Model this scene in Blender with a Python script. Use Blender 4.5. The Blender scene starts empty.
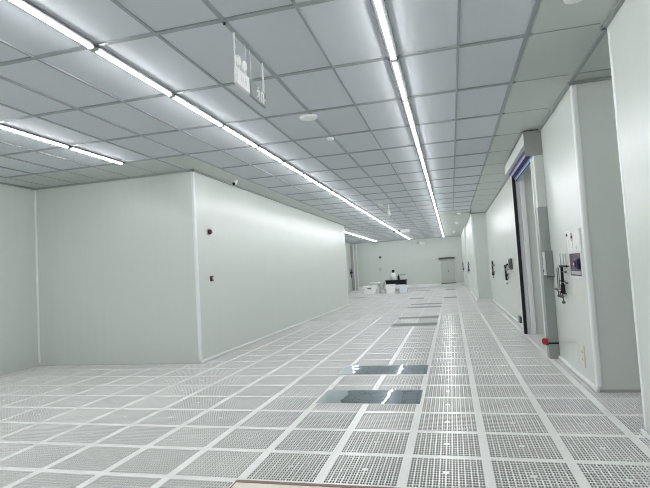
import bpy, bmesh, math, random
import numpy as np
from mathutils import Matrix, Vector

random.seed(7)
SC = bpy.context.scene
COL = SC.collection
PI = math.pi

# ------------------------------------------------------------------ layout
H = 3.541                 # ceiling height
CX, CY = -2.798, 3.476    # ceiling grid origin (0.6 x 1.2 m modules)
FX, FY = -0.446, 3.479    # floor grid origin (0.6 m tiles)
XR = 1.488                # right wall plane
XL = -8.03                # left wall plane
PX, PY0, PY1 = -4.4956, 8.1346, 21.35   # projecting room on the left
YF = 36.6                 # far wall
YB = -6.0                 # wall behind the viewpoint


def gx(i): return CX + 0.6 * i
def gy(j): return CY + 1.2 * j


# ------------------------------------------------------------------ materials
def new_mat(name):
    m = bpy.data.materials.new(name)
    m.use_nodes = True
    nt = m.node_tree
    return m, nt, nt.nodes, nt.links, nt.nodes['Principled BSDF']


def plain(name, col, rough=0.45, metal=0.0, var=0.04, scale=6.0, spec=0.5, bump=0.0, emis=None, estr=0.0):
    m, nt, N, L, B = new_mat(name)
    B.inputs['Roughness'].default_value = rough
    B.inputs['Metallic'].default_value = metal
    B.inputs['Specular IOR Level'].default_value = spec
    tc = N.new('ShaderNodeTexCoord')
    no = N.new('ShaderNodeTexNoise')
    no.inputs['Scale'].default_value = scale
    no.inputs['Detail'].default_value = 3
    L.new(tc.outputs['Object'], no.inputs['Vector'])
    mx = N.new('ShaderNodeMix'); mx.data_type = 'RGBA'
    mx.inputs['A'].default_value = tuple(c * (1 - var) for c in col) + (1,)
    mx.inputs['B'].default_value = tuple(min(1, c * (1 + var)) for c in col) + (1,)
    L.new(no.outputs['Fac'], mx.inputs['Factor'])
    L.new(mx.outputs['Result'], B.inputs['Base Color'])
    if bump:
        bp = N.new('ShaderNodeBump'); bp.inputs['Strength'].default_value = bump
        bp.inputs['Distance'].default_value = 0.01
        L.new(no.outputs['Fac'], bp.inputs['Height']); L.new(bp.outputs['Normal'], B.inputs['Normal'])
    if emis:
        B.inputs['Emission Color'].default_value = tuple(emis) + (1,)
        B.inputs['Emission Strength'].default_value = estr
    return m


def math_node(N, L, op, a, b=None, c=None):
    n = N.new('ShaderNodeMath'); n.operation = op
    for k, v in enumerate((a, b, c)):
        if v is None: continue
        if isinstance(v, (int, float)): n.inputs[k].default_value = v
        else: L.new(v, n.inputs[k])
    return n.outputs[0]


def wall_mat(name, col, axis, rough=0.28, seam=1.18, off=0.0):
    """Powder-coated clean-room panel: faint rolled streaks and narrow panel joints along one axis."""
    m, nt, N, L, B = new_mat(name)
    B.inputs['Roughness'].default_value = rough
    B.inputs['Specular IOR Level'].default_value = 0.55
    tc = N.new('ShaderNodeTexCoord')
    sp = N.new('ShaderNodeSeparateXYZ'); L.new(tc.outputs['Object'], sp.inputs[0])
    a = sp.outputs[0 if axis == 'x' else 1]
    mp = N.new('ShaderNodeMapping')
    mp.inputs['Scale'].default_value = (9, 9, 0.25)
    L.new(tc.outputs['Object'], mp.inputs['Vector'])
    no = N.new('ShaderNodeTexNoise'); no.inputs['Scale'].default_value = 1.0; no.inputs['Detail'].default_value = 4
    L.new(mp.outputs['Vector'], no.inputs['Vector'])
    fr = math_node(N, L, 'FRACT', math_node(N, L, 'DIVIDE', math_node(N, L, 'ADD', a, off), seam))
    d = math_node(N, L, 'ABSOLUTE', math_node(N, L, 'SUBTRACT', fr, 0.5))
    joint = math_node(N, L, 'LESS_THAN', d, 0.0022)
    mx = N.new('ShaderNodeMix'); mx.data_type = 'RGBA'
    mx.inputs['A'].default_value = tuple(c * 0.972 for c in col) + (1,)
    mx.inputs['B'].default_value = tuple(min(1, c * 1.02) for c in col) + (1,)
    L.new(no.outputs['Fac'], mx.inputs['Factor'])
    m2 = N.new('ShaderNodeMix'); m2.data_type = 'RGBA'
    L.new(math_node(N, L, 'MULTIPLY', joint, 0.12), m2.inputs['Factor'])
    L.new(mx.outputs['Result'], m2.inputs['A'])
    m2.inputs['B'].default_value = (0.3, 0.32, 0.31, 1)
    L.new(m2.outputs['Result'], B.inputs['Base Color'])
    bp = N.new('ShaderNodeBump'); bp.inputs['Strength'].default_value = 0.05; bp.inputs['Distance'].default_value = 0.01
    n2 = N.new('ShaderNodeTexNoise'); n2.inputs['Scale'].default_value = 1.6
    L.new(tc.outputs['Object'], n2.inputs['Vector'])
    L.new(n2.outputs['Fac'], bp.inputs['Height'])
    L.new(bp.outputs['Normal'], B.inputs['Normal'])
    return m


def ceiling_mat():
    m, nt, N, L, B = new_mat('ceiling_panel_paint')
    B.inputs['Roughness'].default_value = 0.62
    B.inputs['Specular IOR Level'].default_value = 0.2
    tc = N.new('ShaderNodeTexCoord')
    mp = N.new('ShaderNodeMapping')
    mp.inputs['Location'].default_value = (-CX / 0.6, -CY / 1.2, 0.0)
    mp.inputs['Scale'].default_value = (1 / 0.6, 1 / 1.2, 0.0)
    L.new(tc.outputs['Object'], mp.inputs['Vector'])
    fl = N.new('ShaderNodeVectorMath'); fl.operation = 'FLOOR'
    L.new(mp.outputs['Vector'], fl.inputs[0])
    wn = N.new('ShaderNodeTexWhiteNoise'); wn.noise_dimensions = '3D'
    L.new(fl.outputs[0], wn.inputs['Vector'])
    mx = N.new('ShaderNodeMix'); mx.data_type = 'RGBA'
    mx.inputs['A'].default_value = (0.645, 0.685, 0.715, 1)
    mx.inputs['B'].default_value = (0.685, 0.715, 0.75, 1)
    L.new(wn.outputs['Value'], mx.inputs['Factor'])
    L.new(mx.outputs['Result'], B.inputs['Base Color'])
    return m


def far_floor_mat():
    """Perforated raised-floor tiles where single holes are no longer modelled: bands, slots, centre plug."""
    m, nt, N, L, B = new_mat('perforated_floor_tiles')
    tc = N.new('ShaderNodeTexCoord')
    sp = N.new('ShaderNodeSeparateXYZ'); L.new(tc.outputs['Object'], sp.inputs[0])
    u = math_node(N, L, 'FRACT', math_node(N, L, 'DIVIDE', math_node(N, L, 'SUBTRACT', sp.outputs[0], FX - 60), 0.6))
    v = math_node(N, L, 'FRACT', math_node(N, L, 'DIVIDE', math_node(N, L, 'SUBTRACT', sp.outputs[1], FY - 60), 0.6))
    du = math_node(N, L, 'ABSOLUTE', math_node(N, L, 'SUBTRACT', u, 0.5))
    dv = math_node(N, L, 'ABSOLUTE', math_node(N, L, 'SUBTRACT', v, 0.5))
    field = math_node(N, L, 'LESS_THAN', math_node(N, L, 'MAXIMUM', du, dv), 0.448)
    plug = math_node(N, L, 'GREATER_THAN', math_node(N, L, 'MAXIMUM', du, dv), 0.04)
    field = math_node(N, L, 'MULTIPLY', field, plug)
    pu = math_node(N, L, 'LESS_THAN', math_node(N, L, 'FRACT', math_node(N, L, 'MULTIPLY', math_node(N, L, 'SUBTRACT', u, 0.052), 24 / 0.896)), 0.70)
    pv = math_node(N, L, 'LESS_THAN', math_node(N, L, 'FRACT', math_node(N, L, 'MULTIPLY', math_node(N, L, 'SUBTRACT', v, 0.052), 13 / 0.896)), 0.80)
    slot = math_node(N, L, 'MULTIPLY', math_node(N, L, 'MULTIPLY', pu, pv), field)
    # tone differs a little from tile to tile
    cb = N.new('ShaderNodeCombineXYZ')
    L.new(math_node(N, L, 'FLOOR', math_node(N, L, 'DIVIDE', math_node(N, L, 'SUBTRACT', sp.outputs[0], FX - 60), 0.6)), cb.inputs[0])
    L.new(math_node(N, L, 'FLOOR', math_node(N, L, 'DIVIDE', math_node(N, L, 'SUBTRACT', sp.outputs[1], FY - 60), 0.6)), cb.inputs[1])
    wn = N.new('ShaderNodeTexWhiteNoise'); wn.noise_dimensions = '3D'; L.new(cb.outputs[0], wn.inputs['Vector'])
    hole = N.new('ShaderNodeMix'); hole.data_type = 'RGBA'
    hole.inputs['A'].default_value = HOLE_A + (1,)
    hole.inputs['B'].default_value = HOLE_B + (1,)
    L.new(wn.outputs['Value'], hole.inputs['Factor'])
    mx = N.new('ShaderNodeMix'); mx.data_type = 'RGBA'
    L.new(slot, mx.inputs['Factor'])
    mx.inputs['A'].default_value = FLOOR_COL + (1,)
    L.new(hole.outputs['Result'], mx.inputs['B'])
    L.new(mx.outputs['Result'], B.inputs['Base Color'])
    L.new(math_node(N, L, 'ADD', math_node(N, L, 'MULTIPLY', slot, 0.6), FLOOR_ROUGH), B.inputs['Roughness'])
    L.new(math_node(N, L, 'MULTIPLY', math_node(N, L, 'SUBTRACT', 1.0, slot), 0.5), B.inputs['Specular IOR Level'])
    return m


def sheet_mat():
    """Mill-finish steel sheet, slightly buckled."""
    m, nt, N, L, B = new_mat('mirror_steel_sheet')
    B.inputs['Metallic'].default_value = 1.0
    B.inputs['Base Color'].default_value = (0.42, 0.50, 0.55, 1)
    B.inputs['Roughness'].default_value = 0.02
    tc = N.new('ShaderNodeTexCoord')
    no = N.new('ShaderNodeTexNoise'); no.inputs['Scale'].default_value = 5.0; no.inputs['Detail'].default_value = 0.0
    L.new(tc.outputs['Object'], no.inputs['Vector'])
    bp = N.new('ShaderNodeBump'); bp.inputs['Strength'].default_value = 0.10; bp.inputs['Distance'].default_value = 0.012
    L.new(no.outputs['Fac'], bp.inputs['Height']); L.new(bp.outputs['Normal'], B.inputs['Normal'])
    return m


def curtain_mat():
    m, nt, N, L, B = new_mat('striped_blue_curtain')
    B.inputs['Roughness'].default_value = 0.6
    B.inputs['Specular IOR Level'].default_value = 0.15
    tc = N.new('ShaderNodeTexCoord')
    sp = N.new('ShaderNodeSeparateXYZ'); L.new(tc.outputs['Object'], sp.inputs[0])
    cr = N.new('ShaderNodeValToRGB'); cr.color_ramp.interpolation = 'CONSTANT'
    e = cr.color_ramp.elements
    e[0].position = 0.0; e[0].color = (0.12, 0.10, 0.30, 1)
    e[1].position = 0.17; e[1].color = (0.50, 0.48, 0.66, 1)
    for p, c in ((0.32, (0.006, 0.010, 0.06, 1)), (0.60, (0.16, 0.25, 0.45, 1)), (0.70, (0.50, 0.58, 0.72, 1)),
                 (0.78, (0.03, 0.05, 0.16, 1)), (0.86, (0.22, 0.28, 0.5, 1))):
        k = e.new(p); k.color = c
    L.new(math_node(N, L, 'DIVIDE', math_node(N, L, 'SUBTRACT', sp.outputs[0], 0.066), 0.16), cr.inputs['Fac'])
    L.new(cr.outputs['Color'], B.inputs['Base Color'])
    return m


FLOOR_COL = (0.84, 0.84, 0.815)
FLOOR_ROUGH = 0.25
HOLE_A = (0.36, 0.365, 0.36)
HOLE_B = (0.45, 0.455, 0.445)

WALL = (0.665, 0.70, 0.66)
M = {
    'wall_x': wall_mat('clean_room_panel_facing_along', WALL, 'x'),
    'wall_y': wall_mat('clean_room_panel_long', WALL, 'y'),
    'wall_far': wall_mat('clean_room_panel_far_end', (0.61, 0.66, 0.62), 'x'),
    'ceiling': ceiling_mat(),
    'blank': plain('blank_ceiling_sheet', (0.59, 0.63, 0.605), 0.45, var=0.015, scale=0.8),
    'grid': plain('aluminium_ceiling_bar', (0.36, 0.385, 0.40), 0.42, 0.35, var=0.03),
    'lampbase': plain('dark_grey_lamp_base', (0.06, 0.064, 0.068), 0.65, var=0.03, spec=0.2),
    'cornice': plain('grey_cove_strip', (0.36, 0.39, 0.38), 0.5, 0.2, var=0.03),
    'trim': plain('white_aluminium_trim', (0.86, 0.88, 0.87), 0.28, 0.0, var=0.02),
    'floor': plain('cast_floor_frame', FLOOR_COL, FLOOR_ROUGH, var=0.02, scale=3),
    'hole': plain('cast_floor_hole_wall', (0.82, 0.82, 0.80), 0.5, var=0.02),
    'slotshade': plain('slot_depth_shade', (0.30, 0.30, 0.295), 0.7, var=0.05),  # lower slot walls, depth shade put into their dark colour
    'pit': plain('underfloor_void', (0.10, 0.10, 0.10), 0.9, var=0.05),
    'damper': plain('underfloor_damper_plate', (0.42, 0.42, 0.40), 0.6, var=0.05),
    'sheet': sheet_mat(),
    'dullsheet': plain('dull_steel_sheet', (0.26, 0.28, 0.265), 0.95, 0.0, var=0.05, spec=0.05),
    'board': plain('cream_board', (0.78, 0.72, 0.62), 0.55, var=0.05, scale=9),
    'board_edge': plain('brown_board_edge', (0.25, 0.17, 0.14), 0.7, var=0.1),
    'led': plain('lit_tube', (0.9, 0.92, 0.95), 0.4, var=0.0, emis=(0.965, 0.975, 1.0), estr=29.0),
    'white': plain('white_plastic', (0.82, 0.83, 0.81), 0.4, var=0.02),
    'disc': plain('bright_white_plastic', (0.93, 0.94, 0.93), 0.4, var=0.01),
    'bluewhite': plain('bluish_white_plastic', (0.78, 0.83, 0.90), 0.4, var=0.01),
    'offwhite': plain('dull_white_plastic', (0.66, 0.68, 0.66), 0.45, var=0.03),
    'palecream': plain('pale_cream_sheet', (0.70, 0.715, 0.62), 0.5, var=0.03),
    'cream': plain('cream_plastic', (0.74, 0.73, 0.58), 0.45, var=0.03),
    'black': plain('black_plastic', (0.012, 0.013, 0.018), 0.5, var=0.1, spec=0.2),
    'rubber': plain('black_rubber_seal', (0.010, 0.010, 0.016), 0.65, var=0.1),
    'dark': plain('dark_grey_metal', (0.10, 0.105, 0.11), 0.4, 0.3, var=0.08),
    'grey': plain('mid_grey_paint', (0.42, 0.43, 0.43), 0.45, var=0.03),
    'boxgrey': plain('slate_grey_enamel', (0.23, 0.245, 0.245), 0.45, var=0.03),
    'lightgrey': plain('light_grey_paint', (0.58, 0.62, 0.585), 0.4, var=0.03),
    'steel': plain('brushed_steel', (0.35, 0.38, 0.365), 0.36, 0.55, var=0.05, scale=20),
    'darksteel': plain('head_box_steel', (0.29, 0.305, 0.29), 0.45, 0.2, var=0.04),
    'chrome': plain('bright_metal', (0.72, 0.73, 0.74), 0.22, 0.9, var=0.03),
    'red': plain('dark_red_plastic', (0.085, 0.005, 0.012), 0.4, var=0.06),
    'brightred': plain('red_plastic', (0.42, 0.02, 0.035), 0.4, var=0.06),
    'pinkrim': plain('pale_red_rim', (0.62, 0.40, 0.44), 0.5, var=0.04),
    'navy': plain('navy_plastic', (0.012, 0.010, 0.06), 0.3, var=0.1),
    'purple': plain('dark_purple_glaze', (0.085, 0.035, 0.075), 0.25, var=0.25, scale=14),
    'curtain': curtain_mat(),
    'signgrey': plain('smoked_sign_plate', (0.27, 0.285, 0.29), 0.3, var=0.03),
    'green': plain('muted_green_card', (0.36, 0.46, 0.38), 0.6, var=0.06),
    'door': plain('grey_door_leaf', (0.50, 0.52, 0.49), 0.45, var=0.03),
    'glass': plain('clear_sheet', (0.62, 0.66, 0.68), 0.2, var=0.03),
}
M['farfloor'] = far_floor_mat()


# ------------------------------------------------------------------ mesh helper
class MB:
    def __init__(self): self.bm = bmesh.new()

    def box(self, x0, x1, y0, y1, z0, z1, bev=0.0, seg=2):
        r = bmesh.ops.create_cube(self.bm, size=1.0)
        vs = r['verts']
        for v in vs:
            v.co = Vector((x0 + (v.co.x + .5) * (x1 - x0), y0 + (v.co.y + .5) * (y1 - y0), z0 + (v.co.z + .5) * (z1 - z0)))
        if bev:
            es = list({e for v in vs for e in v.link_edges})
            bmesh.ops.bevel(self.bm, geom=es, offset=bev, segments=seg, affect='EDGES', profile=0.5)
        return self

    def taper(self, cx, cy, z0, z1, a0, b0, a1, b1, bev=0.0):
        r = bmesh.ops.create_cube(self.bm, size=1.0)
        vs = r['verts']
        for v in vs:
            t = v.co.z + .5
            v.co = Vector((cx + 2 * v.co.x * (a0 + (a1 - a0) * t), cy + 2 * v.co.y * (b0 + (b1 - b0) * t), z0 + t * (z1 - z0)))
        if bev:
            es = list({e for v in vs for e in v.link_edges})
            bmesh.ops.bevel(self.bm, geom=es, offset=bev, segments=2, affect='EDGES', profile=0.5)
        return self

    def tube(self, p, q, r0, r1=None, n=12):
        p, q = Vector(p), Vector(q)
        d = q - p
        rot = d.to_track_quat('Z', 'Y').to_matrix().to_4x4()
        bmesh.ops.create_cone(self.bm, cap_ends=True, segments=n, radius1=r0, radius2=r0 if r1 is None else r1,
                              depth=d.length, matrix=Matrix.Translation((p + q) / 2) @ rot)
        return self

    def ball(self, c, r, s=(1, 1, 1), n=14):
        bmesh.ops.create_uvsphere(self.bm, u_segments=n, v_segments=n // 2 + 2, radius=r,
                                  matrix=Matrix.Translation(c) @ Matrix.Diagonal((s[0], s[1], s[2], 1)))
        return self

    def lathe(self, prof, c=(0, 0, 0), axis='z', n=24):
        rings = []
        for (r, h) in prof:
            ring = []
            for k in range(n):
                a = 2 * PI * k / n
                x, y = r * math.cos(a), r * math.sin(a)
                if axis == 'z': co = (x, y, h)
                elif axis == 'x': co = (h, x, y)
                else: co = (x, h, y)
                ring.append(self.bm.verts.new((co[0] + c[0], co[1] + c[1], co[2] + c[2])))
            rings.append(ring)
        for a, b in zip(rings, rings[1:]):
            for k in range(n):
                self.bm.faces.new((a[k], a[(k + 1) % n], b[(k + 1) % n], b[k]))
        self.bm.faces.new(rings[0]); self.bm.faces.new(rings[-1])
        return self

    def prism(self, pts, y0, y1):
        """outline pts in (x, z), extruded along y"""
        a = [self.bm.verts.new((x, y0, z)) for x, z in pts]
        b = [self.bm.verts.new((x, y1, z)) for x, z in pts]
        n = len(pts)
        self.bm.faces.new(a); self.bm.faces.new(b)
        for k in range(n): self.bm.faces.new((a[k], a[(k + 1) % n], b[(k + 1) % n], b[k]))
        return self

    def build(self, name, mat, parent=None, loc=None, smooth=False):
        bmesh.ops.recalc_face_normals(self.bm, faces=self.bm.faces[:])
        me = bpy.data.meshes.new(name)
        self.bm.to_mesh(me); self.bm.free()
        if smooth:
            me.polygons.foreach_set('use_smooth', [True] * len(me.polygons))
            try: me.set_sharp_from_angle(angle=math.radians(40))
            except Exception: pass
        o = bpy.data.objects.new(name, me)
        me.materials.append(mat)
        COL.objects.link(o)
        if parent: o.parent = parent
        if loc: o.location = loc
        return o


def thing(name, label, cat, loc, group=None, rz=0):
    o = bpy.data.objects.new(name, None)
    o.empty_display_size = 0.1
    COL.objects.link(o)
    o.location = loc; o.rotation_euler = (0, 0, rz)
    return tag(o, label, cat, group)


def tag(o, label, cat, group=None):
    o['label'] = label; o['category'] = cat
    if group: o['group'] = group
    return o


def struct(o):
    o['kind'] = 'structure'
    return o


def dup(root, loc, label, group=None):
    r = root.copy(); COL.objects.link(r); r.location = loc; r['label'] = label
    if group: r['group'] = group
    for ch in list(root.children):
        c = ch.copy(); COL.objects.link(c); c.parent = r
        for g in ch.children:
            d = g.copy(); COL.objects.link(d); d.parent = c
    return r


ORD = ['first', 'second', 'third', 'fourth', 'fifth', 'sixth', 'seventh', 'eighth', 'ninth', 'tenth', 'eleventh',
       'twelfth', 'thirteenth', 'fourteenth', 'fifteenth', 'sixteenth', 'seventeenth', 'eighteenth', 'nineteenth',
       'twentieth', 'twenty-first', 'twenty-second', 'twenty-third', 'twenty-fourth', 'twenty-fifth', 'twenty-sixth',
       'twenty-seventh', 'twenty-eighth', 'twenty-ninth', 'thirtieth']

# ------------------------------------------------------------------ camera
R = Matrix(((0.9668894935885781, -0.24517996903588926, 0.07079187786450727),
            (0.24836480017490747, 0.9678303751938737, -0.04024041359334913),
            (-0.05864838635547624, 0.056490243720893084, 0.9966790953673368)))
cam = bpy.data.cameras.new('camera')
cam.sensor_fit = 'HORIZONTAL'; cam.sensor_width = 36.0
cam.lens = 492.551 / 650 * 36.0
cam.clip_start = 0.05; cam.clip_end = 200
co = bpy.data.objects.new('camera', cam); COL.objects.link(co)
right, fwd, up = R.col[0], R.col[1], R.col[2]
mw = Matrix.Identity(4)
for k in range(3):
    mw[k][0] = right[k]; mw[k][1] = up[k]; mw[k][2] = -fwd[k]
CAM = Vector((0, 0, 1.5164))
mw.translation = CAM
co.matrix_world = mw
SC.camera = co


def project(x, y, z):
    d = Vector((x, y, z)) - CAM
    f = d.dot(fwd)
    if f < 0.05: return (-9999, -9999)
    return (325 + 492.551 * d.dot(right) / f, 244 - 492.551 * d.dot(up) / f)


# ------------------------------------------------------------------ floor
NX, NY = 24, 13
def tile_arrays():
    """one perforated tile, local 0..0.6, as quads: top face, slot walls, dark void below"""
    a, b = 0.052 * 0.6, 0.948 * 0.6
    px, py = (b - a) / NX, (b - a) / NY
    ex, ey = [], []
    for k in range(NX):                      # slots in pairs: a wide rib after every second one
        s = a + k * px
        ex.append((s + 0.0050, s + px - 0.0017) if k % 2 == 0 else (s + 0.0017, s + px - 0.0050))
    for k in range(NY):
        s = a + k * py
        ey.append((s + 0.0042, s + py - 0.0042))
    midx, midy = (NX // 2 - 1, NX // 2), (NY // 2,)
    top, wall, deep, pit = [], [], [], []
    def q(l, x0, x1, y0, y1, z): l.append(((x0, y0, z), (x1, y0, z), (x1, y1, z), (x0, y1, z)))
    q(top, 0, a, 0, 0.6, 0); q(top, b, 0.6, 0, 0.6, 0)
    q(top, a, b, 0, a, 0); q(top, a, b, b, 0.6, 0)
    xs = [a] + [e for p in ex for e in p] + [b]
    for k in range(0, len(xs), 2): q(top, xs[k], xs[k + 1], a, b, 0)
    ys = [a] + [e for p in ey for e in p] + [b]
    for i, (x0, x1) in enumerate(ex):
        for k in range(0, len(ys), 2): q(top, x0, x1, ys[k], ys[k + 1], 0)
        for j, (y0, y1) in enumerate(ey):
            if i in midx and j in midy:
                q(top, x0, x1, y0, y1, 0); continue
            for l, c, d in ((wall, 0, -0.006), (deep, -0.006, -0.03)):
                l.append(((x0, y0, d), (x0, y0, c), (x0, y1, c), (x0, y1, d)))
                l.append(((x1, y1, d), (x1, y1, c), (x1, y0, c), (x1, y0, d)))
                l.append(((x0, y1, d), (x0, y1, c), (x1, y1, c), (x1, y1, d)))
                l.append(((x1, y0, d), (x1, y0, c), (x0, y0, c), (x0, y0, d)))
    q(pit, 0, 0.6, 0, 0.6, -0.03)
    return np.array(top), np.array(wall), np.array(deep), np.array(pit)


def make_floor():
    top, wall, deep, pit = tile_arrays()
    Q, mats = [], []
    i0 = math.floor((XL - FX) / 0.6); i1 = math.ceil((XR - FX) / 0.6) + 3
    j0 = math.floor((YB - FY) / 0.6); j1 = math.ceil((YF - FY) / 0.6)
    LIGHT = {(-3, 0), (-1, 2), (0, 2) , (-4, 1), (2, 2), (-6, 3), (1, 3), (-2, 3), (3, 3), (-7, 2), (0, 3)}
    plain_q = []
    rnd = random.Random(3); cnt = [0]
    for i in range(i0, i1):
        for j in range(j0, j1):
            x, y = FX + 0.6 * i, FY + 0.6 * j
            cxp, cyp = x + .3, y + .3
            px = project(cxp, cyp, 0)
            near = math.hypot(cxp, cyp) < 15.5 and -70 < px[0] < 720 and -60 < px[1] < 560
            if cxp < PX - .4 and cyp > PY0 + .4: near = False
            if near:
                cnt[0] += 1
                o = np.array([x, y, 0.0])
                light = (i, j) in LIGHT or (j > 3 and rnd.random() < 0.3)
                for arr, mi in ((top, 0), (wall, 1), (deep, 5), (pit + (np.array([0, 0, 0.021]) if light else 0), 3 if light else 2)):
                    Q.append(arr + o); mats.append(np.full(len(arr), mi))
            else:
                plain_q.append(((x, y, 0), (x + .6, y, 0), (x + .6, y + .6, 0), (x, y + .6, 0)))
    Q.append(np.array(plain_q)); mats.append(np.full(len(plain_q), 4))
    print('near tiles', cnt[0])
    # the void under the tiles
    Q.append(np.array([((XL - .6, YB - .6, -.06), (5, YB - .6, -.06), (5, YF + .6, -.06), (XL - .6, YF + .6, -.06))])); mats.append(np.array([2]))
    Q = np.concatenate(Q).reshape(-1, 3); mats = np.concatenate(mats)
    n = len(mats)
    me = bpy.data.meshes.new('floor')
    me.vertices.add(4 * n); me.vertices.foreach_set('co', Q.ravel())
    me.loops.add(4 * n); me.loops.foreach_set('vertex_index', np.arange(4 * n))
    me.polygons.add(n); me.polygons.foreach_set('loop_start', np.arange(0, 4 * n, 4))
    me.polygons.foreach_set('material_index', mats.astype(np.int32))
    me.update(calc_edges=True); me.validate()
    for k in ('floor', 'hole', 'pit', 'damper', 'farfloor', 'slotshade'): me.materials.append(M[k])
    o = bpy.data.objects.new('floor', me); COL.objects.link(o)
    return struct(o)


floor = make_floor()

# ------------------------------------------------------------------ room shell
XP = 5.0                                # how deep the side passages run
def wall(name, mat, *boxes):
    mb = MB()
    for b in boxes: mb.box(*b)
    return struct(mb.build(name, M[mat]))


wall('wall_left', 'wall_y', (XL - .12, XL, YB, PY0, -.06, H + .1))
wall('wall_partition', 'wall_x', (XL - .12, PX, PY0, PY1, -.06, H + .1))
struct(MB().box(PX - .02, PX + .004, PY0 + .02, PY1 - .002, 0, H).build('wall_partition_side', M['wall_y']))
wall('wall_back', 'wall_x', (XL - .12, XP, YB - .12, YB, -.06, H + .1))
wall('wall_near_right', 'wall_y', (1.468, XP, YB, 4.72, -.06, H + .1))
DY0, DY1, DZ = 8.36, 10.88, 3.33        # door opening in the right wall
wall('wall_right', 'wall_y',
     (XR, XP, 6.1515, DY0, -.06, H + .1), (XR, XP, DY1, 20.70, -.06, H + .1), (XR, XP, DY0 - .01, DY1 + .01, DZ, H + .1))
wall('wall_passage_end', 'wall_y', (XP, XP + .12, YB, 20.7, -.06, H + .1))
wall('wall_pillar', 'wall_y', (0.905, XP, 20.70, 28.0, -.06, H + .1))
wall('wall_far_right', 'wall_y', (0.80, XP, 28.0, YF, -.06, H + .1))
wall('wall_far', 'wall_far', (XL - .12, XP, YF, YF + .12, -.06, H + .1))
wall('wall_far_left', 'wall_y', (XL - .12, -7.33, PY1, YF, -.06, H + .1))

# ceiling with its bars
ceil = struct(MB().box(XL - .12, XP + .12, YB - .12, YF + .12, H, H + .1).build('ceiling', M['ceiling']))
mb = MB()
mb.box(gx(6) + .03, XR, YB, 20.7, H - .004, H + .01)                       # blank strip beside the right wall
mb.box(gx(4) + .06, 0.905, gy(13), YF, H - .004, H + .01)                # blank field at the far right
mb.box(XR + .0005, XP, 4.68, 6.16, H - .004, H + .01)                           # passage ceiling
mb.box(XL, gx(-3) + .0, 7.10, PY0, H - .004, H + .01)                      # blank strip beside the partition
mb.box(XL, gx(-8) + .1, YB, 7.08, H - .004, H + .01)
mb.box(PX, gx(-2), 7.10, PY1, H - .004, H + .01)
mb.build('blank_panels', M['blank'], ceil)
mb = MB()
DP = 0.014
for i in range(-8, 7):
    x = gx(i)
    w = 0.018 if i % 2 == 0 else 0.012
    if i in (0, 4): w = 0.052
    if i == -4: w = 0.045
    if i == 7: w = 0.012
    y1 = YF
    if i <= -3: y1 = gy(3)
    if i == 7: y1 = 20.7
    if i in (5, 6): y1 = gy(13)
    mb.box(x - w, x + w, YB, y1, H - DP, H)
    if -7 <= i <= -3: mb.box(x - w, x + w, PY1, YF, H - DP, H)
for j in range(-8, 28):
    y = gy(j)
    w = 0.022
    if j <= 3: x0, x1 = gx(-8), gx(6) + .05
    elif y < PY1: x0, x1 = gx(-2), gx(6) + .05
    else: x0, x1 = gx(-7), gx(4)
    if j == 13: x1 = 0.9
    mb.box(x0, x1, y - w, y + w, H - DP + .001, H)
    if j < 13: mb.box(gx(6), gx(7), y - .006, y + .006, H - .008, H)
mb.box(1.462, XR + .012, 4.70, 6.114, H - .02, H)
mb.box(1.5, XP, gy(2) - .01, gy(2) + .01, H - .01, H)
for i in range(-8, -1):
    mb.box(gx(i) - .006, gx(i) + .006, 7.10, PY0, H - .009, H)
mb.build('ceiling_bars', M['grid'], ceil)

# cove strips where walls meet the ceiling, floor skirtings and corner trims
tn = [0]
def trim(mat, *boxes, bev=0.0):
    tn[0] += 1
    mb = MB()
    for b in boxes: mb.box(*b, bev=bev)
    return struct(mb.build('trim_%d' % tn[0], M[mat]))


C = 0.035
trim('cornice', (XL, XL + C, YB, PY0, H - C, H))
trim('cornice', (XL, PX + C, PY0 - C, PY0, H - C, H), (PX, PX + C, PY0 - C, PY1, H - C, H))
trim('cornice', (1.468 - C, 1.468, YB, 4.72 + C, H - C, H), (1.42, XP, 4.72, 4.72 + C, H - C, H))
trim('cornice', (XR - C, XR, 6.15 - C, 20.7, H - C, H), (XR + .013, XP, 6.15 - C, 6.15, H - C, H))
trim('cornice', (0.905 - C, XR, 20.7 - C, 20.7, H - C, H), (0.905 - C, 0.905, 20.7, 28, H - C, H), (0.8 - C, 0.8, 28, YF, H - C, H))
trim('cornice', (-7.33, 0.8, YF - C, YF, H - C, H))
S = 0.028
def vtrim(x, y, r=0.032, mat='trim'):
    tn[0] += 1
    return struct(MB().box(x - r, x + r, y - r, y + r, 0.05, H - C, bev=r * .6, seg=3).build('trim_%d' % tn[0], M[mat]))
vtrim(XL + .004, PY0 - .004, 0.022)
vtrim(PX - .012, PY0 + .012, 0.03)
vtrim(XR + .02, 6.1515 + .02, 0.034)
vtrim(1.468 + .025, 4.72 - .025, 0.03)
vtrim(0.905 + .024, 20.70 + .024, 0.04)
vtrim(0.905 + .005, 28.0 - .015, 0.03)
vtrim(XR - .002, 20.70 - .002, 0.02)
vtrim(PX - .018, PY1 - .02, 0.025)


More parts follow.
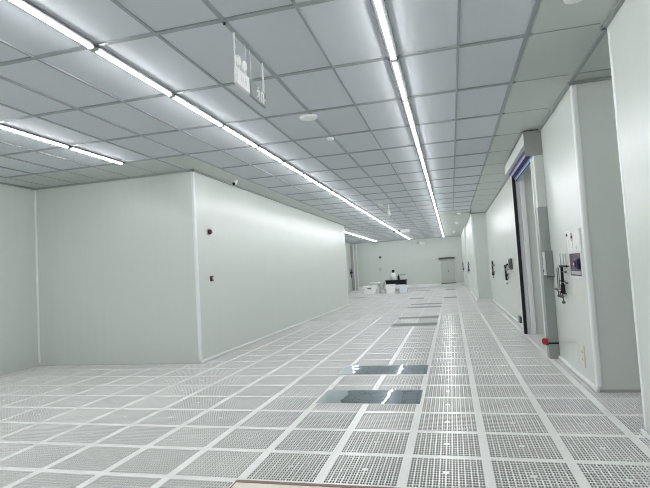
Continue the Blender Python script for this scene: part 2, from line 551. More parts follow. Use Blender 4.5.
def skirting(side, *boxes):
    mb = MB()
    for b in boxes: mb.box(*b, bev=0.012)
    return struct(mb.build('baseboard_' + side, M['trim']))
skirting('right', (XR - S, XR + .01, 6.1515 - S, 8.14, 0, 0.05), (XR - S, XR + .01, DY1 + .14, 20.70, 0, 0.05))
skirting('near_right', (1.468 - S, 1.46, YB, 4.72 + S, 0, 0.05))
skirting('partition', (PX - .01, PX + S, PY0 - .004, PY1, 0, 0.05))
skirting('pillar', (0.905 - S, 0.915, 20.7 - S, 28, 0, 0.05), (0.905 - S, XR, 20.7 - S, 20.71, 0, 0.05))
skirting('far', (-6.82, 0.8, YF - .03, YF + .01, 0, 0.2))
struct(MB().box(XR, XP, 6.1515 - .012, 6.16, 0.0, 0.03).build('baseboard_passage', M['grey']))
struct(MB().box(XL, PX, PY0 - .012, PY0 + .01, 0.0, 0.006).box(XL - .01, XL + .012, YB, PY0, 0.0, 0.006).build('baseboard_left', M['grey']))

# ------------------------------------------------------------------ ceiling lights: one thing per 1.2 m tube
def make_light(loc):
    t = thing('linear_ceiling_light', '', 'ceiling light', loc)
    MB().box(-.052, .052, -.6, .6, -.008, -.0, bev=.002, seg=1).build('housing', M['lampbase'], t)
    mb = MB()
    pts = [(-.018, -.007)] + [(-.018 * math.cos(a), -.013 - .017 * math.sin(a)) for a in [PI * k / 8 for k in range(9)]] + [(.018, -.007)]
    mb.prism(pts, -.565, .565)
    mb.build('tube', M['led'], t, smooth=True)
    for s in (-1, 1):
        MB().box(-.034, .034, s * .582 - .017, s * .582 + .017, -.033, -.007, bev=.006, seg=1).build('end_cap', M['steel'], t)
    return t


light0 = [None]
def light_row(i, j0, j1, rowname, group):
    n = 0
    for j in range(j0, j1):
        ends = [project(gx(i), gy(j + a / 8), H - .03) for a in range(9)]
        vis = any(-3 < p[0] < 653 and -3 < p[1] < 491 for p in ends)
        loc = (gx(i), gy(j) + .6, H - DP + .001)
        if vis:
            lab = '%s lit ceiling tube from the near end of the %s' % (ORD[n], rowname)
            n += 1
        else:
            lab = 'lit ceiling tube of the %s, overhead out of view' % rowname
        if light0[0] is None:
            light0[0] = make_light(loc); light0[0]['label'] = lab; light0[0]['group'] = group
        else:
            dup(light0[0], loc, lab, group)


light_row(0, -5, 27, 'long left row', 'tubes of the light row left of centre')
light_row(4, -5, 27, 'long right row', 'tubes of the light row right of centre')
light_row(-4, -5, 3, 'short row at the left edge', 'tubes of the light row at the left edge')
light_row(-8, -5, 2, 'added row further left', 'added tubes out of view at the left')  # unseen row added to brighten the partition front
dup(light0[0], (3.3, 5.41, H - DP + .001), 'added lit tube in the side passage, out of view', 'added tubes in the side passages')  # added tube hidden by the near wall, lifts the passage face
dup(light0[0], (3.0, 9.6, DZ + .003), 'added lit tube behind the roll-up door, out of view', 'added tubes in the side passages')  # added tube out of sight, brightens the far door jamb
light_row(-4, 16, 27, 'far row behind the white partition', 'tubes of the far light row behind the room')

# ------------------------------------------------------------------ steel sheets and boards on the floor
def sheet(x0, x1, y0, y1, label, mat='sheet', name='steel_sheet', group='metal sheets lying on the floor', cat='metal sheet', h=.003):
    o = MB().box(x0, x1, y0, y1, 0.0006, h, bev=0.0008, seg=1).build(name, M[mat])
    return tag(o, label, cat, group)


sheet(-1.646, -0.446, 5.60, 6.20, 'mirror-like blue-grey steel sheet on the floor, largest and nearest of them')
sheet(-1.746, -0.446, 7.14, 7.76, 'mirror-like blue-grey steel sheet on the floor just behind the nearest one')
sheet(-1.66, -0.46, 12.90, 13.55, 'dull grey sheet on the floor, third away from the camera in the middle aisle', 'dullsheet')
sheet(-1.66, -0.46, 14.75, 15.20, 'dull grey sheet on the floor, fourth away from the camera in the middle aisle', 'dullsheet')
sheet(-1.70, -0.46, 18.45, 19.05, 'thin grey sheet on the floor, fifth away from the camera in the middle aisle', 'dullsheet')
sheet(-1.70, -0.46, 20.00, 20.50, 'thin grey sheet on the floor, sixth away from the camera in the middle aisle', 'dullsheet')
sheet(-0.46, 0.15, 23.20, 24.05, 'short grey sheet far down the aisle, nearer of two before the far door', 'dullsheet')
sheet(-0.46, 0.15, 30.6, 31.6, 'short grey sheet far down the aisle, the one close to the far door', 'dullsheet')
sheet(-2.06, -1.37, 23.7, 24.4, 'short grey sheet on the floor in front of the trolley table, to its right', 'dullsheet')
sheet(-2.28, -1.37, 31.0, 31.6, 'pale grey sheet on the floor right of the trolley table', 'dullsheet')
sheet(-5.35, -4.60, 26.2, 26.8, 'short grey sheet on the floor in front of the white basket', 'dullsheet')
sheet(-6.95, -6.15, 32.3, 33.0, 'small grey sheet at the far left, beyond the end of the white partition', 'dullsheet')

bd = thing('cream_board', 'cream board with dark brown edge lying at the bottom of the picture', 'board', (-1.65, 2.50, 0))
MB().box(0, 1.20, 0, 0.930, 0.0008, 0.006).build('top_sheet', M['board'], bd)
MB().box(-.012, 1.212, .9305, .967, .0008, .010).box(-.008, -.0005, 0, .9304, .0008, .010).box(1.2005, 1.208, 0, .9304, .0008, .010).build('edge_strip', M['board_edge'], bd)

# ------------------------------------------------------------------ things on the ceiling
def rnd_fixture(name, label, cat, x, y, r, d, mats=('disc', 'disc'), group=None):
    t = thing(name, label, cat, (x, y, H - .004), group)
    MB().lathe([(r * .98, 0), (r, -d * .35), (r * .93, -d * .8), (r * .80, -d * .9)], n=32).build('rim', M[mats[0]], t, smooth=True)
    g = MB().lathe([(r * .80, -d * .6), (r * .78, -d * .97), (r * .4, -d), (0.001, -d * 1.02)], n=32)
    g.build('grille' if 'speaker' in name else 'cover', M[mats[1]], t, smooth=True)
    return t


rnd_fixture('ceiling_speaker', 'round white disc speaker on the ceiling between the two long light rows', 'ceiling speaker', -1.655, 6.06, .118, .03)
t = rnd_fixture('smoke_detector', 'small white round detector on the ceiling just beyond the disc speaker', 'smoke detector', -1.635, 7.17, .058, .035)
MB().lathe([(.03, -.03), (.026, -.055), (.006, -.058)], n=20).build('sensor_chamber', M['offwhite'], t, smooth=True)
rnd_fixture('ceiling_disc', 'round white disc cut by the top edge of the picture near the right wall', 'ceiling disc', 1.075, 4.10, .085, .03)
t = thing('sprinkler_head', 'tiny dark sprinkler at a ceiling bar crossing above the hanging emergency light', 'sprinkler', (-1.60, 3.50, H - DP))
MB().lathe([(.016, 0), (.017, -.003), (.006, -.004)], n=18).build('escutcheon', M['dark'], t, smooth=True)
MB().lathe([(.005, -.003), (.005, -.014), (.011, -.015), (.011, -.017)], n=14).build('deflector', M['black'], t, smooth=True)
t = thing('dome_camera', 'small white turret camera with black lens under the ceiling beside the long left partition', 'security camera', (-4.25, 9.44, H - .004))
MB().lathe([(.055, 0), (.06, -.012), (.055, -.035)], n=24).build('base', M['white'], t, smooth=True)
MB().ball((0, 0, -.055), .05).build('housing', M['white'], t, smooth=True)
MB().ball((-.012, -.028, -.075), .036).build('lens', M['black'], t, smooth=True)
for (x, y, lab, r) in ((.44, 20.25, 'white round ceiling detector, nearest of three on the blank ceiling by the right pillar', .09),
                       (.41, 24.5, 'white round ceiling detector, middle one of three on the blank ceiling by the right pillar', .10),
                       (.33, 31.0, 'white round ceiling detector, farthest of three on the blank ceiling by the right pillar', .11)):
    rnd_fixture('ceiling_detector', lab, 'ceiling detector', x, y, r, .08, ('disc', 'disc'), 'detectors on the far right ceiling')
rnd_fixture('ceiling_detector', 'tiny white ceiling detector above the far small hanging lamp', 'ceiling detector', -2.03, 15.4, .075, .05, ('white', 'white'))


def chain(mb, x, y, z0, z1, n):
    """alternating flat links between two heights"""
    h = (z1 - z0) / n
    for k in range(n):
        a = z0 + k * h
        w = .006 if k % 2 else .0095
        mb.tube((x, y, a), (x, y, a + h * .96), w, n=8)


# twin-spot emergency light, hanging in a row with the exit sign
t = thing('emergency_light', 'white hanging emergency light with two round lamp heads beside the grey exit sign', 'emergency light', (-1.60, 3.80, H))
MB().box(-.016, .016, -.125, .125, -.445, -.305, bev=.005).build('battery_box', M['white'], t)
for y in (-.062, .062):
    h = MB().ball((.0, y, -.222), .046, (.42, .92, 1.08), n=18)
    ho = h.build('lamp_head', M['white'], t, smooth=True)
    MB().tube((0, y, -.308), (0, y, -.265), .012).build('lamp_bracket', M['offwhite'], ho)
m_ = MB(); chain(m_, 0, -.128, -.44, -.014, 9); m_.box(-.012, .012, -.14, -.118, -.44, -.42); m_.build('hanging_chain', M['white'], t)
m_ = MB(); m_.tube((0, .1, -.316), (0, .1, -.014), .003, n=8); m_.build('hanging_wire', M['offwhite'], t)
for zz, yy in ((-.372, -.05), (-.372, -.02), (-.36, .03), (-.385, .045)):
    MB().box(.0161, .018, yy - .006, yy + .006, zz - .02, zz + .02).build('marking', M['lightgrey'], t)

t = thing('exit_sign', 'grey hanging exit sign with white pictogram, right of the twin-headed emergency light', 'exit sign', (-1.60, 4.15, H))
MB().box(-.012, .012, -.175, .175, -.448, -.305, bev=.004).build('sign_plate', M['signgrey'], t)
m_ = MB()
def stroke(mb, pts, w):
    for p, q in zip(pts, pts[1:]): mb.tube((.0125, p[0], p[1]), (.0125, q[0], q[1]), w, n=6)
oz = -.378
stroke(m_, [(-.045, oz + .028), (-.012, oz + .006), (.005, oz - .03), (-.01, oz - .058)], .009)
stroke(m_, [(-.012, oz + .006), (-.035, oz - .03), (-.06, oz - .04)], .008)
stroke(m_, [(-.065, oz + .005), (-.045, oz + .028), (-.005, oz + .036), (.012, oz + .014)], .007)
m_.ball((.0125, -.03, oz + .05), .013, n=10)
stroke(m_, [(.05, oz - .055), (.05, oz + .045), (.10, oz + .045), (.10, oz - .055)], .009)
stroke(m_, [(.11, oz - .005), (.15, oz - .005)], .008)
m_.build('pictogram', M['white'], t)
m_ = MB(); chain(m_, 0, .155, -.33, -.014, 8); m_.box(-.012, .012, .145, .165, -.36, -.30); m_.build('hanging_chain', M['white'], t)
m_ = MB(); m_.tube((0, -.15, -.31), (0, -.15, -.014), .003, n=8); m_.build('hanging_wire', M['offwhite'], t)

# small hanging lamp far down the aisle
t = thing('emergency_light', 'small white hanging emergency lamp far down the aisle between the light rows', 'emergency light', (-1.80, 15.6, H))
MB().box(-.03, .03, -.11, .11, -.36, -.22, bev=.01).build('battery_box', M['white'], t)
MB().tube((0, -.09, -.225), (0, -.09, -.01), .008).tube((0, .09, -.225), (0, .09, -.01), .008).build('hanging_rods', M['white'], t)
# twin lamp that hangs across the left light row, far away
t = thing('emergency_light', 'white hanging light box with two dark lamp heads under the far left light row', 'emergency light', (-2.45, 26.2, H))
MB().box(.02, .46, -.03, .03, -.20, -.03, bev=.01).build('battery_box', M['offwhite'], t)
for x in (-.38, -.12):
    MB().ball((x, -.02, -.09), .065, n=16).build('lamp_head', M['dark'], t, smooth=True)
MB().box(-.44, .46, -.02, .02, -.03, -.012).build('hanging_frame', M['grey'], t)

# ------------------------------------------------------------------ fire devices on the partition (wall plane x = PX)
def sounder(x, y, z, s, label, nx=1, axis='x'):
    t = thing('fire_alarm_sounder', label, 'fire alarm', (x, y, z), 'fire alarm devices')
    f = 1
    if axis == 'x':
        MB().lathe([(.062 * s, 0), (.064 * s, .012 * s), (.058 * s, .02 * s)], axis='x').build('base', M['pinkrim'], t, smooth=True)
        MB().lathe([(.052 * s, .018 * s), (.05 * s, .05 * s), (.035 * s, .075 * s), (.001, .08 * s)], axis='x').build('horn', M['red'], t, smooth=True)
    else:
        MB().lathe([(.062 * s, 0), (.064 * s, -.012 * s), (.058 * s, -.02 * s)], axis='y').build('base', M['grey'], t, smooth=True)
        MB().lathe([(.052 * s, -.018 * s), (.05 * s, -.05 * s), (.035 * s, -.075 * s), (.001, -.08 * s)], axis='y').build('horn', M['dark'], t, smooth=True)
    return t


sounder(PX + .001, 8.625, 2.415, 1.0, 'dark red round fire alarm sounder high on the long left partition')
t = thing('fire_call_point', 'dark red square fire call point below the sounder on the long left partition', 'call point', (PX + .001, 8.665, 1.515))
MB().box(0, .03, -.052, .052, -.05, .05, bev=.006).build('case', M['red'], t)
MB().box(.030, .034, .0, .035, -.018, .022).build('glass_pane', M['white'], t)
MB().box(.0305, .036, -.045, -.015, -.04, .035, bev=.003).build('cover', M['black'], t)
sounder(-5.10, YF + .003, 2.36, 1.7, 'dark round alarm sounder on the far wall, above left of the trolley table', axis='y')
t = thing('fire_call_point', 'small grey call point on the far wall below the dark round sounder', 'call point', (-5.14, YF + .003, 1.47))
MB().box(-.09, .09, -.05, 0, -.09, .09, bev=.01).build('case', M['grey'], t)
MB().box(-.05, .05, -.056, -.049, -.05, .05).build('glass_pane', M['lightgrey'], t)
t = thing('emergency_light', 'white emergency light box mounted high on the far wall near the middle', 'emergency light', (-2.05, YF + .003, 3.12))
MB().box(-.05, .26, -.10, 0, -.02, .16, bev=.015).build('battery_box', M['white'], t)
for x in (-.20, -.04):
    MB().ball((x, -.07, .12), .07, n=14).build('lamp_head', M['grey'] if x < -.1 else M['white'], t, smooth=True)
MB().box(-.24, .26, -.05, 0, .03, .07).build('bracket', M['white'], t)

# ------------------------------------------------------------------ far wall: door and left door frame
d = struct(MB().box(-.735, .19, YF - .045, YF + .01, 0.2, 1.90).build('door_1', M['door']))
MB().box(-.79, -.735, YF - .07, YF, 0.2, 1.95).box(.19, .245, YF - .07, YF, 0.2, 1.95).box(-.79, .245, YF - .07, YF, 1.9, 1.95).build('door_frame', M['lightgrey'], d)
MB().box(-.84, .26, YF - .16, YF - .0, 1.95, 2.05, bev=.01).build('door_rail', M['dark'], d)
MB().box(-.29, -.275, YF - .05, YF - .044, 0.21, 1.88).build('leaf_gap', M['grey'], d)
MB().box(-.24, -.20, YF - .09, YF - .044, .98, 1.14, bev=.008).build('handle', M['dark'], d)
MB().box(-.80, .25, YF - .09, YF - .0, 0.17, .22).build('threshold', M['dark'], d)
d = struct(MB().box(-7.33, -6.82, YF - .05, YF + .01, 0.0, 3.45).build('door_2', M['lightgrey']))
MB().box(-7.12, -7.06, YF - .09, YF - .04, 0.0, 3.45).box(-6.88, -6.82, YF - .09, YF - .04, 0.0, 3.45).build('door_frame', M['trim'], d)
MB().box(-7.33, -7.125, YF - .06, YF - .049, 0.0, 3.4).build('side_panel', M['grey'], d)
t = thing('gas_valve_set', 'dark valve cluster on the far left wall beyond the end of the partition', 'valve set', (-7.3304, 36.0, 1.4))
MB().box(0, .08, -.12, .12, -.22, .28, bev=.02).build('valve_body', M['grey'], t)
MB().tube((.1, .02, -.45), (.1, .02, .2), .05).build('pipe', M['dark'], t)
MB().box(.05, .2, -.2, .1, -.12, .02, bev=.02).build('handle', M['black'], t)

# ------------------------------------------------------------------ roll-up door on the right wall
head = thing('roll_door', 'roll-up door with grey box head, steel post and black-sealed far guide on right wall', 'roll-up door', (XR, DY0, 0))
hx0 = -.258
def w2h(x0, x1, y0, y1, z0, z1): return (x0, x1, y0 - DY0, y1 - DY0, z0, z1)
MB().box(*w2h(hx0, -.001, 8.15, 8.17, 3.13, H - .022), bev=.004).build('head_end_plate', M['darksteel'], head)
MB().box(*w2h(hx0, hx0 + .012, 8.171, 10.92, 3.32, H - .03)).box(*w2h(hx0 + .012, hx0 + .065, 8.171, 10.92, 3.32, 3.332)).box(*w2h(hx0 + .012, -.001, 8.171, 10.92, H - .045, H - .03)).build('head_cover', M['lightgrey'], head)
MB().box(*w2h(hx0, -.001, 10.92, 10.94, 3.32, H - .03)).build('head_far_plate', M['darksteel'], head)
MB().box(*w2h(hx0 + .02, -.001, 8.172, 10.9, H - .028, H - .005)).build('head_gap', M['black'], head)
# gathered hem of the rolled curtain, slanting from the cover down to the guides
cur = MB()
p0, p1 = (hx0 + .066, 3.325), (-.045, 3.165)
for k in range(7):
    a0, a1 = k / 7, (k + .96) / 7
    q0 = (p0[0] + (p1[0] - p0[0]) * a0, p0[1] + (p1[1] - p0[1]) * a0)
    q1 = (p0[0] + (p1[0] - p0[0]) * a1, p0[1] + (p1[1] - p0[1]) * a1)
    cur.prism([q0, q1, (q1[0] + .012, q1[1] + .02), (q0[0] + .012, q0[1] + .02)], 8.18 - DY0, 10.90 - DY0)
c_ = cur.build('rolled_curtain', M['curtain'], head)
for v in c_.data.vertices: v.co.x -= hx0
c_.location.x = hx0
MB().tube((-.085, 8.18 - DY0, 3.40), (-.085, 10.9 - DY0, 3.40), .07, n=20).build('curtain_roll', M['navy'], head, smooth=True)
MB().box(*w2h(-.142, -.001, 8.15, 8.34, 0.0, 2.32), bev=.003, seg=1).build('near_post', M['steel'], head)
MB().box(*w2h(-.132, -.001, 8.16, 8.34, 2.321, 3.125), bev=.003, seg=1).build('near_post_upper', M['lightgrey'], head)  # upper stretch of the post, paler grey and slightly slimmer
MB().box(*w2h(-.155, -.05, 8.341, 8.375, 0.0, 3.12), bev=.003, seg=1).build('near_guide', M['trim'], head)
MB().box(*w2h(-.142, -.001, 10.945, 11.05, 0.0, 3.30), bev=.003, seg=1).build('far_post', M['trim'], head)
MB().box(*w2h(-.136, -.072, 10.905, 10.944, 0.0, 3.31)).build('far_seal', M['rubber'], head)
MB().box(*w2h(.0, .09, 10.84, 10.878, 0.0, 3.32), bev=.004).build('far_jamb_trim', M['trim'], head)

# control box on the post
t = thing('control_box', 'grey control box fixed to the steel door post', 'control box', (XR - .085, 8.15, 1.25))
MB().box(-.02, .085, -.11, -.001, 0, .385, bev=.008).build('case', M['boxgrey'], t)
MB().box(-.045, -.0205, -.10, -.006, .02, .375, bev=.006).build('lid', M['offwhite'], t)
MB().tube((-.046, -.05, .09), (-.058, -.05, .09), .016).build('button', M['dark'], t)
MB().box(-.047, -.0445, -.065, -.035, .17, .30).build('label_strip', M['grey'], t)
MB().box(-.022, .086, -.112, -.003, -.012, .0, bev=.003).build('base_strip', M['dark'], t)
# red sensor lamp on a bracket near the foot of the post
t = thing('door_sensor', 'small red sensor lamp on a black bracket near the foot of the door post', 'door sensor', (XR - .16, 8.15, 0))
MB().box(-.075, .005, -.075, -.005, .225, .32, bev=.018).build('lamp', M['brightred'], t, smooth=False)
MB().box(-.012, .158, -.014, .0008, .225, .248).box(-.03, .012, -.04, -.002, .212, .224).build('bracket', M['black'], t)
MB().tube((-.0755, -.04, .275), (-.081, -.04, .275), .024, n=16).build('lens', M['red'], t)

# ------------------------------------------------------------------ utilities on the right wall between corner and door
t = thing('gas_valve_manifold', 'black pipe and valve manifold on the right wall between door post and corner', 'valve manifold', (XR, 7.3, 0))
def P(y, z, x=-.045): return (x, y - 7.3, z)
for y, z0, z1 in ((7.32, 1.41, 1.575), (7.13, 1.41, 1.57), (6.99, 1.38, 1.565)):
    MB().tube(P(y, z0), P(y, z1), .006).build('supply_pipe', M['grey'], t)
MB().tube(P(7.40, 1.405), P(6.97, 1.405), .014, n=14).build('cross_pipe', M['black'], t)
m_ = MB(); m_.tube(P(7.27, 1.40), P(7.31, 1.05), .019, n=14).ball(P(7.27, 1.402), .022).ball(P(7.31, 1.06), .032)
m_.tube(P(7.30, 1.16), P(7.31, 1.05), .028, n=14); m_.build('main_pipe', M['black'], t)
for y in (7.62, 7.51):
    MB().tube(P(y, 1.10), P(y - .02, 1.36), .007).tube(P(y - .02, 1.36), P(y - .06, 1.385), .006).build('side_pipe', M['dark'], t)
MB().tube(P(7.76, 1.075, -.06), P(7.36, 1.09, -.06), .012).ball(P(7.62, 1.08, -.06), .022).build('lever_handle', M['dark'], t)
for z in (1.33, 1.185):
    MB().tube(P(7.28, z), P(7.0, z), .007).ball(P(7.06, z), .017, n=10).build('branch_valve', M['dark'], t)
for y in (7.62, 7.50, 7.36):
    MB().tube(P(y, 1.06), P(y, .985), .009).ball(P(y, .985), .020, n=12).build('outlet', M['dark'], t)
MB().ball(P(7.33, .915), .024).tube(P(7.33, .925), P(7.33, .99), .008).build('drain_cock', M['dark'], t)
for y, z in ((7.35, 1.2), (7.0, 1.405), (7.33, 1.03), (7.5, 1.2)):
    MB().tube((-.045, y - 7.3, z), (0, y - 7.3, z), .009).build('wall_clip', M['dark'], t)

t = thing('alarm_panel', 'white wall panel with small red and black indicators above the dark wall box', 'alarm panel', (XR, 6.65, 1.58))
MB().box(-.018, 0, -.335, .335, 0, .275, bev=.006).build('case', M['white'], t)
MB().box(-.0195, -.0175, -.325, .325, .258, .263).box(-.0195, -.0175, -.325, .325, .012, .016).box(-.0195, -.0175, -.325, -.32, .012, .26).box(-.0195, -.0175, .32, .325, .012, .26).build('border_line', M['lightgrey'], t)
MB().ball((-.019, .05, .19), .03, (.3, 1.5, .75)).build('red_indicator', M['red'], t)
MB().lathe([(.06, -.018), (.058, -.0195), (.001, -.0196)], c=(0, .05, .19), axis='x').build('red_halo', M['pinkrim'], t)
MB().ball((-.02, .28, .225), .02, (.5, 1, 1)).build('black_indicator', M['black'], t)
MB().box(-.0215, -.018, .02, .08, .228, .236).build('small_line', M['dark'], t)
MB().box(-.0205, -.018, .20, .215, .06, .16).box(-.0205, -.018, .02, .032, .05, .16).box(-.0205, -.018, -.20, -.13, .03, .075).build('marking', M['lightgrey'], t)

t = thing('wall_box', 'dark purple glazed wall box in a white frame below the white alarm panel', 'wall box', (XR, 6.655, 1.285))
m_ = MB()
m_.box(-.014, 0, .285, .31, -.02, .30).box(-.014, 0, -.31, -.285, -.02, .30).box(-.014, 0, -.285, .285, .28, .30).box(-.014, 0, -.285, .285, -.02, .0)
m_.build('frame', M['white'], t)
MB().box(-.008, -.001, -.284, .284, .001, .279).build('back_plate', M['purple'], t)
MB().box(-.045, -.0085, -.235, -.03, .085, .215, bev=.012).build('socket_body', M['navy'], t)
MB().lathe([(.042, -.045), (.04, -.055), (.001, -.056)], c=(0, -.13, .15), axis='x').build('socket_face', M['navy'], t)
MB().lathe([(.016, -.056), (.015, -.060), (.001, -.0605)], c=(0, -.13, .15), axis='x').build('socket_pin', M['white'], t)
MB().box(-.02, -.0085, -.25, .20, .02, .06).build('lower_plate', M['grey'], t)
MB().box(-.02, -.0085, .05, .14, .10, .21).build('red_switch', M['red'], t)

t = thing('wall_socket', 'cream double socket plate low on the right wall near the corner', 'wall socket', (XR, 6.78, .31))
MB().box(-.015, 0, -.18, -.02, -.13, .13, bev=.004).build('cream_half', M['cream'], t)
MB().box(-.012, 0, -.018, .18, -.13, .13, bev=.004).build('white_half', M['offwhite'], t)
MB().box(-.018, -.0145, -.12, -.08, -.06, -.03).box(-.018, -.0145, -.12, -.08, .03, .06).build('slot', M['grey'], t)
t = thing('wall_notice', 'pale plain plate on the right wall below the dark purple wall box', 'wall plate', (XR, 6.70, 1.08))
MB().box(-.002, 0, -.22, .22, -.06, .08).build('plate', M['palecream'], t)

# ------------------------------------------------------------------ utilities beyond the door
def valve_far(y, z, label, extra=False):
    t = thing('gas_valve_set', label, 'valve set', (XR + .0004, y, z))
    MB().tube((-.07, 0, -.20), (-.07, 0, .27), .024, n=12).ball((-.07, 0, -.2), .045).tube((-.07, 0, -.24), (-.07, 0, -.10), .036).build('main_pipe', M['black'], t)
    MB().tube((-.07, .02, .12), (-.07, -.48, .12), .014).build('upper_branch', M['dark'], t)
    MB().tube((-.07, .02, -.12), (-.07, -.44, -.10), .012).build('lower_branch', M['dark'], t)
    MB().tube((-.07, .30, -.17), (-.07, -.1, -.19), .022).build('lever_handle', M['black'], t)
    MB().ball((-.07, 0, -.30), .025).build('drain_cock', M['dark'], t)
    MB().box(-.07, 0, -.03, .03, .08, .16).box(-.07, 0, -.03, .03, -.16, -.08).build('wall_clip', M['grey'], t)
    return t


valve_far(18.55, 1.28, 'black valve set on the right wall beyond the roll-up door, nearer the pillar')
t = thing('gas_valve_manifold', 'black curved pipe valve set on the right wall just beyond the roll-up door', 'valve manifold', (XR + .0004, 14.2, 1.2))
MB().tube((-.06, .15, -.16), (-.06, .15, .18), .026, n=12).ball((-.06, .15, .18), .04).tube((-.06, .15, .18), (-.06, -.35, .23), .026).build('curved_pipe', M['black'], t)
MB().ball((-.06, .0, -.05), .045, (.8, 1.6, 1.2)).tube((-.06, .05, -.2), (-.06, .05, -.02), .032).build('valve_body', M['black'], t)
MB().tube((-.06, .0, .12), (-.06, -.5, .10), .014).tube((-.06, -.1, .0), (-.06, -.5, -.02), .012).build('branch_pipe', M['dark'], t)
MB().ball((-.06, .0, -.28), .03).build('drain_cock', M['grey'], t)
MB().box(-.06, 0, .12, .18, .05, .11).box(-.06, 0, .02, .08, -.16, -.10).build('wall_clip', M['grey'], t)
t = thing('switch_box', 'black upright switch box beside the curved pipe valve on the right wall', 'switch box', (XR, 13.35, 1.44))
MB().box(-.06, 0, -.17, .17, -.14, .14, bev=.01).build('case', M['dark'], t)
MB().box(-.066, -.0605, -.12, .12, -.1, .1, bev=.004).build('cover', M['black'], t)
t = thing('floor_outlet_box', 'small dark outlet box low on the right wall just beyond the far door guide', 'outlet box', (XR, 12.35, .07))
MB().box(-.05, 0, -.16, .16, 0, .15, bev=.01).build('case', M['dark'], t)
MB().box(-.056, -.0505, -.08, .08, .04, .11).build('face_plate', M['grey'], t)
t = valve_far(26.3, 1.34, 'black valve set on the side of the far right pillar')
t.location.x = .9054
t = valve_far(33.5, 1.34, 'black valve set on the last stretch of right wall beside the far door')
t.location.x = .8004
for (y, z, lab) in ((18.7, 1.95, 'tiny pale plate on the right wall above the valve set near the pillar'),
                    (14.0, 1.88, 'tiny pale plate on the right wall above the curved pipe valve set')):
    tag(MB().box(XR - .008, XR, y - .12, y + .12, z - .06, z + .06, bev=.002, seg=1).build('wall_plate', M['offwhite']), lab, 'wall plate')

# ------------------------------------------------------------------ trolley table and clutter at the far end
ty = 30.0
t = thing('trolley_table', 'dark-topped trolley table standing in the far end of the aisle', 'table', (-3.3, ty + .35, 0))
MB().box(-.67, .62, -.35, .35, .70, .78, bev=.01).build('tabletop', M['black'], t)
MB().box(-.63, .58, -.33, .33, .50, .699).build('apron', M['black'], t)
for sx in (-1, 1):
    for sy in (-1, 1):
        MB().tube((sx * .56, sy * .30, .0), (sx * .56, sy * .30, .50), .022).build('leg', M['dark'], t)
MB().box(-.56, .56, -.30, .30, .12, .15).build('lower_shelf', M['grey'], t)
MB().tube((.64, -.3, .74), (.64, .3, .74), .014).tube((.62, -.28, .74), (.66, -.28, .74), .012).tube((.62, .28, .74), (.66, .28, .74), .012).build('push_bar', M['chrome'], t)


def tub(x, y, w, d, h, label, mat='disc', slot=True):
    t = thing('plastic_tub', label, 'tub', (x, y, 0), 'white tubs near the trolley table')
    MB().taper(0, 0, 0, h, w * .44, d * .44, w * .5, d * .5, bev=.015).build('body', M[mat], t)
    MB().taper(0, 0, h - .05, h + .005, w * .515, d * .515, w * .525, d * .525, bev=.01).build('rim', M[mat], t)
    if slot: MB().box(-w * .14, w * .14, -d * .5 - .002, -d * .46, h * .64, h * .76).build('hand_slot', M['dark'], t)
    return t


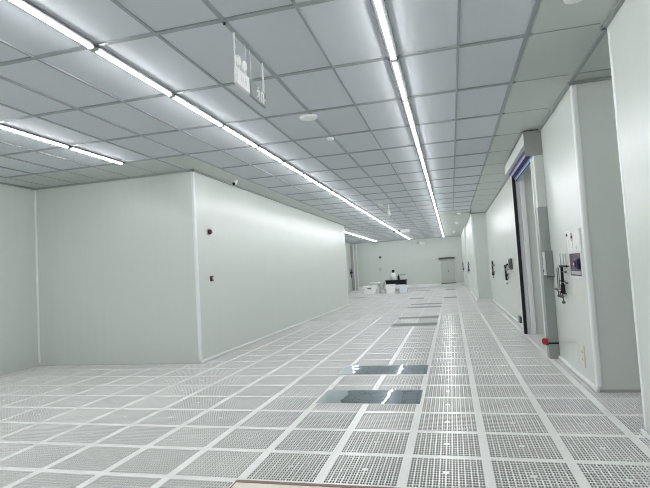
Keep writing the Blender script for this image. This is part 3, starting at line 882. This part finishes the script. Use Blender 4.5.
tub(-3.62, ty - .25, .52, .44, .53, 'white plastic tub in front of the left half of the trolley table', slot=False)
tub(-2.88, ty - .22, .46, .42, .45, 'bluish white plastic tub in front of the right end of the trolley table', 'bluewhite', False)
tub(-4.92, ty - .1, .76, .50, .50, 'white basket with a dark hand slot at the left of the clutter')
t = thing('step_stool', 'white-topped stool with thin grey legs between the basket and the trolley table', 'stool', (-4.72, ty + .75, 0))
MB().box(-.30, .30, -.2, .2, .60, .68, bev=.015).build('seat', M['white'], t)
for sx in (-1, 1):
    for sy in (-1, 1):
        MB().tube((sx * .30, sy * .2, 0), (sx * .25, sy * .16, .6), .016).build('leg', M['grey'], t)
t = thing('wire_stand', 'grey wire stand with pale bag standing left of the trolley table', 'stand', (-4.22, ty + .3, 0))
for sx in (-1, 1):
    for sy in (-1, 1):
        MB().tube((sx * .16, sy * .15, 0), (sx * .16, sy * .15, .66), .012).build('leg', M['grey'], t)
MB().taper(0, 0, .22, .62, .10, .10, .13, .13, bev=.03).build('bag', M['lightgrey'], t)
MB().box(-.17, .17, -.16, .16, .62, .66).box(-.17, .17, -.16, .16, .08, .10).build('frame', M['grey'], t)
t = thing('spray_canister', 'white canister with black pump head on the trolley table', 'canister', (-3.47, ty + .25, .78))
MB().lathe([(.12, 0), (.135, .02), (.135, .36), (.10, .42), (.05, .44)], n=22).build('body', M['white'], t, smooth=True)
MB().lathe([(.05, .43), (.055, .47), (.09, .52), (.085, .60), (.04, .63), (.001, .635)], n=18).build('pump_head', M['black'], t, smooth=True)
tag(MB().box(-3.85, -3.64, ty + .15, ty + .4, .7802, 1.08, bev=.01).build('small_box', M['lightgrey']), 'small grey box at the left end of the trolley table', 'box')
t = thing('bottle', 'black bottle on the middle of the trolley table', 'bottle', (-3.17, ty + .2, .78))
MB().lathe([(.065, 0), (.07, .02), (.07, .2), (.03, .26), (.028, .30)], n=18).build('body', M['black'], t, smooth=True)
MB().lathe([(.033, .295), (.033, .335), (.001, .337)], n=16).build('cap', M['dark'], t, smooth=True)
t = thing('carton', 'pale carton with a greenish lid on the right end of the trolley table', 'box', (-2.88, ty + .3, .78))
MB().box(-.18, .16, -.12, .12, 0, .26, bev=.008).build('body', M['offwhite'], t)
MB().box(-.19, .18, -.13, .13, .261, .36, bev=.008).build('lid', M['green'], t)

# ------------------------------------------------------------------ world and view
w = bpy.data.worlds.new('world'); SC.world = w; w.use_nodes = True
w.node_tree.nodes['Background'].inputs[0].default_value = (0.8, 0.9, 0.95, 1)
w.node_tree.nodes['Background'].inputs[1].default_value = 0.0
SC.cycles.filter_width = 1.1
SC.view_settings.view_transform = 'Standard'
SC.view_settings.look = 'None'
SC.view_settings.gamma = 1.0
SC.view_settings.use_curve_mapping = False
SC.view_settings.exposure = 0.89
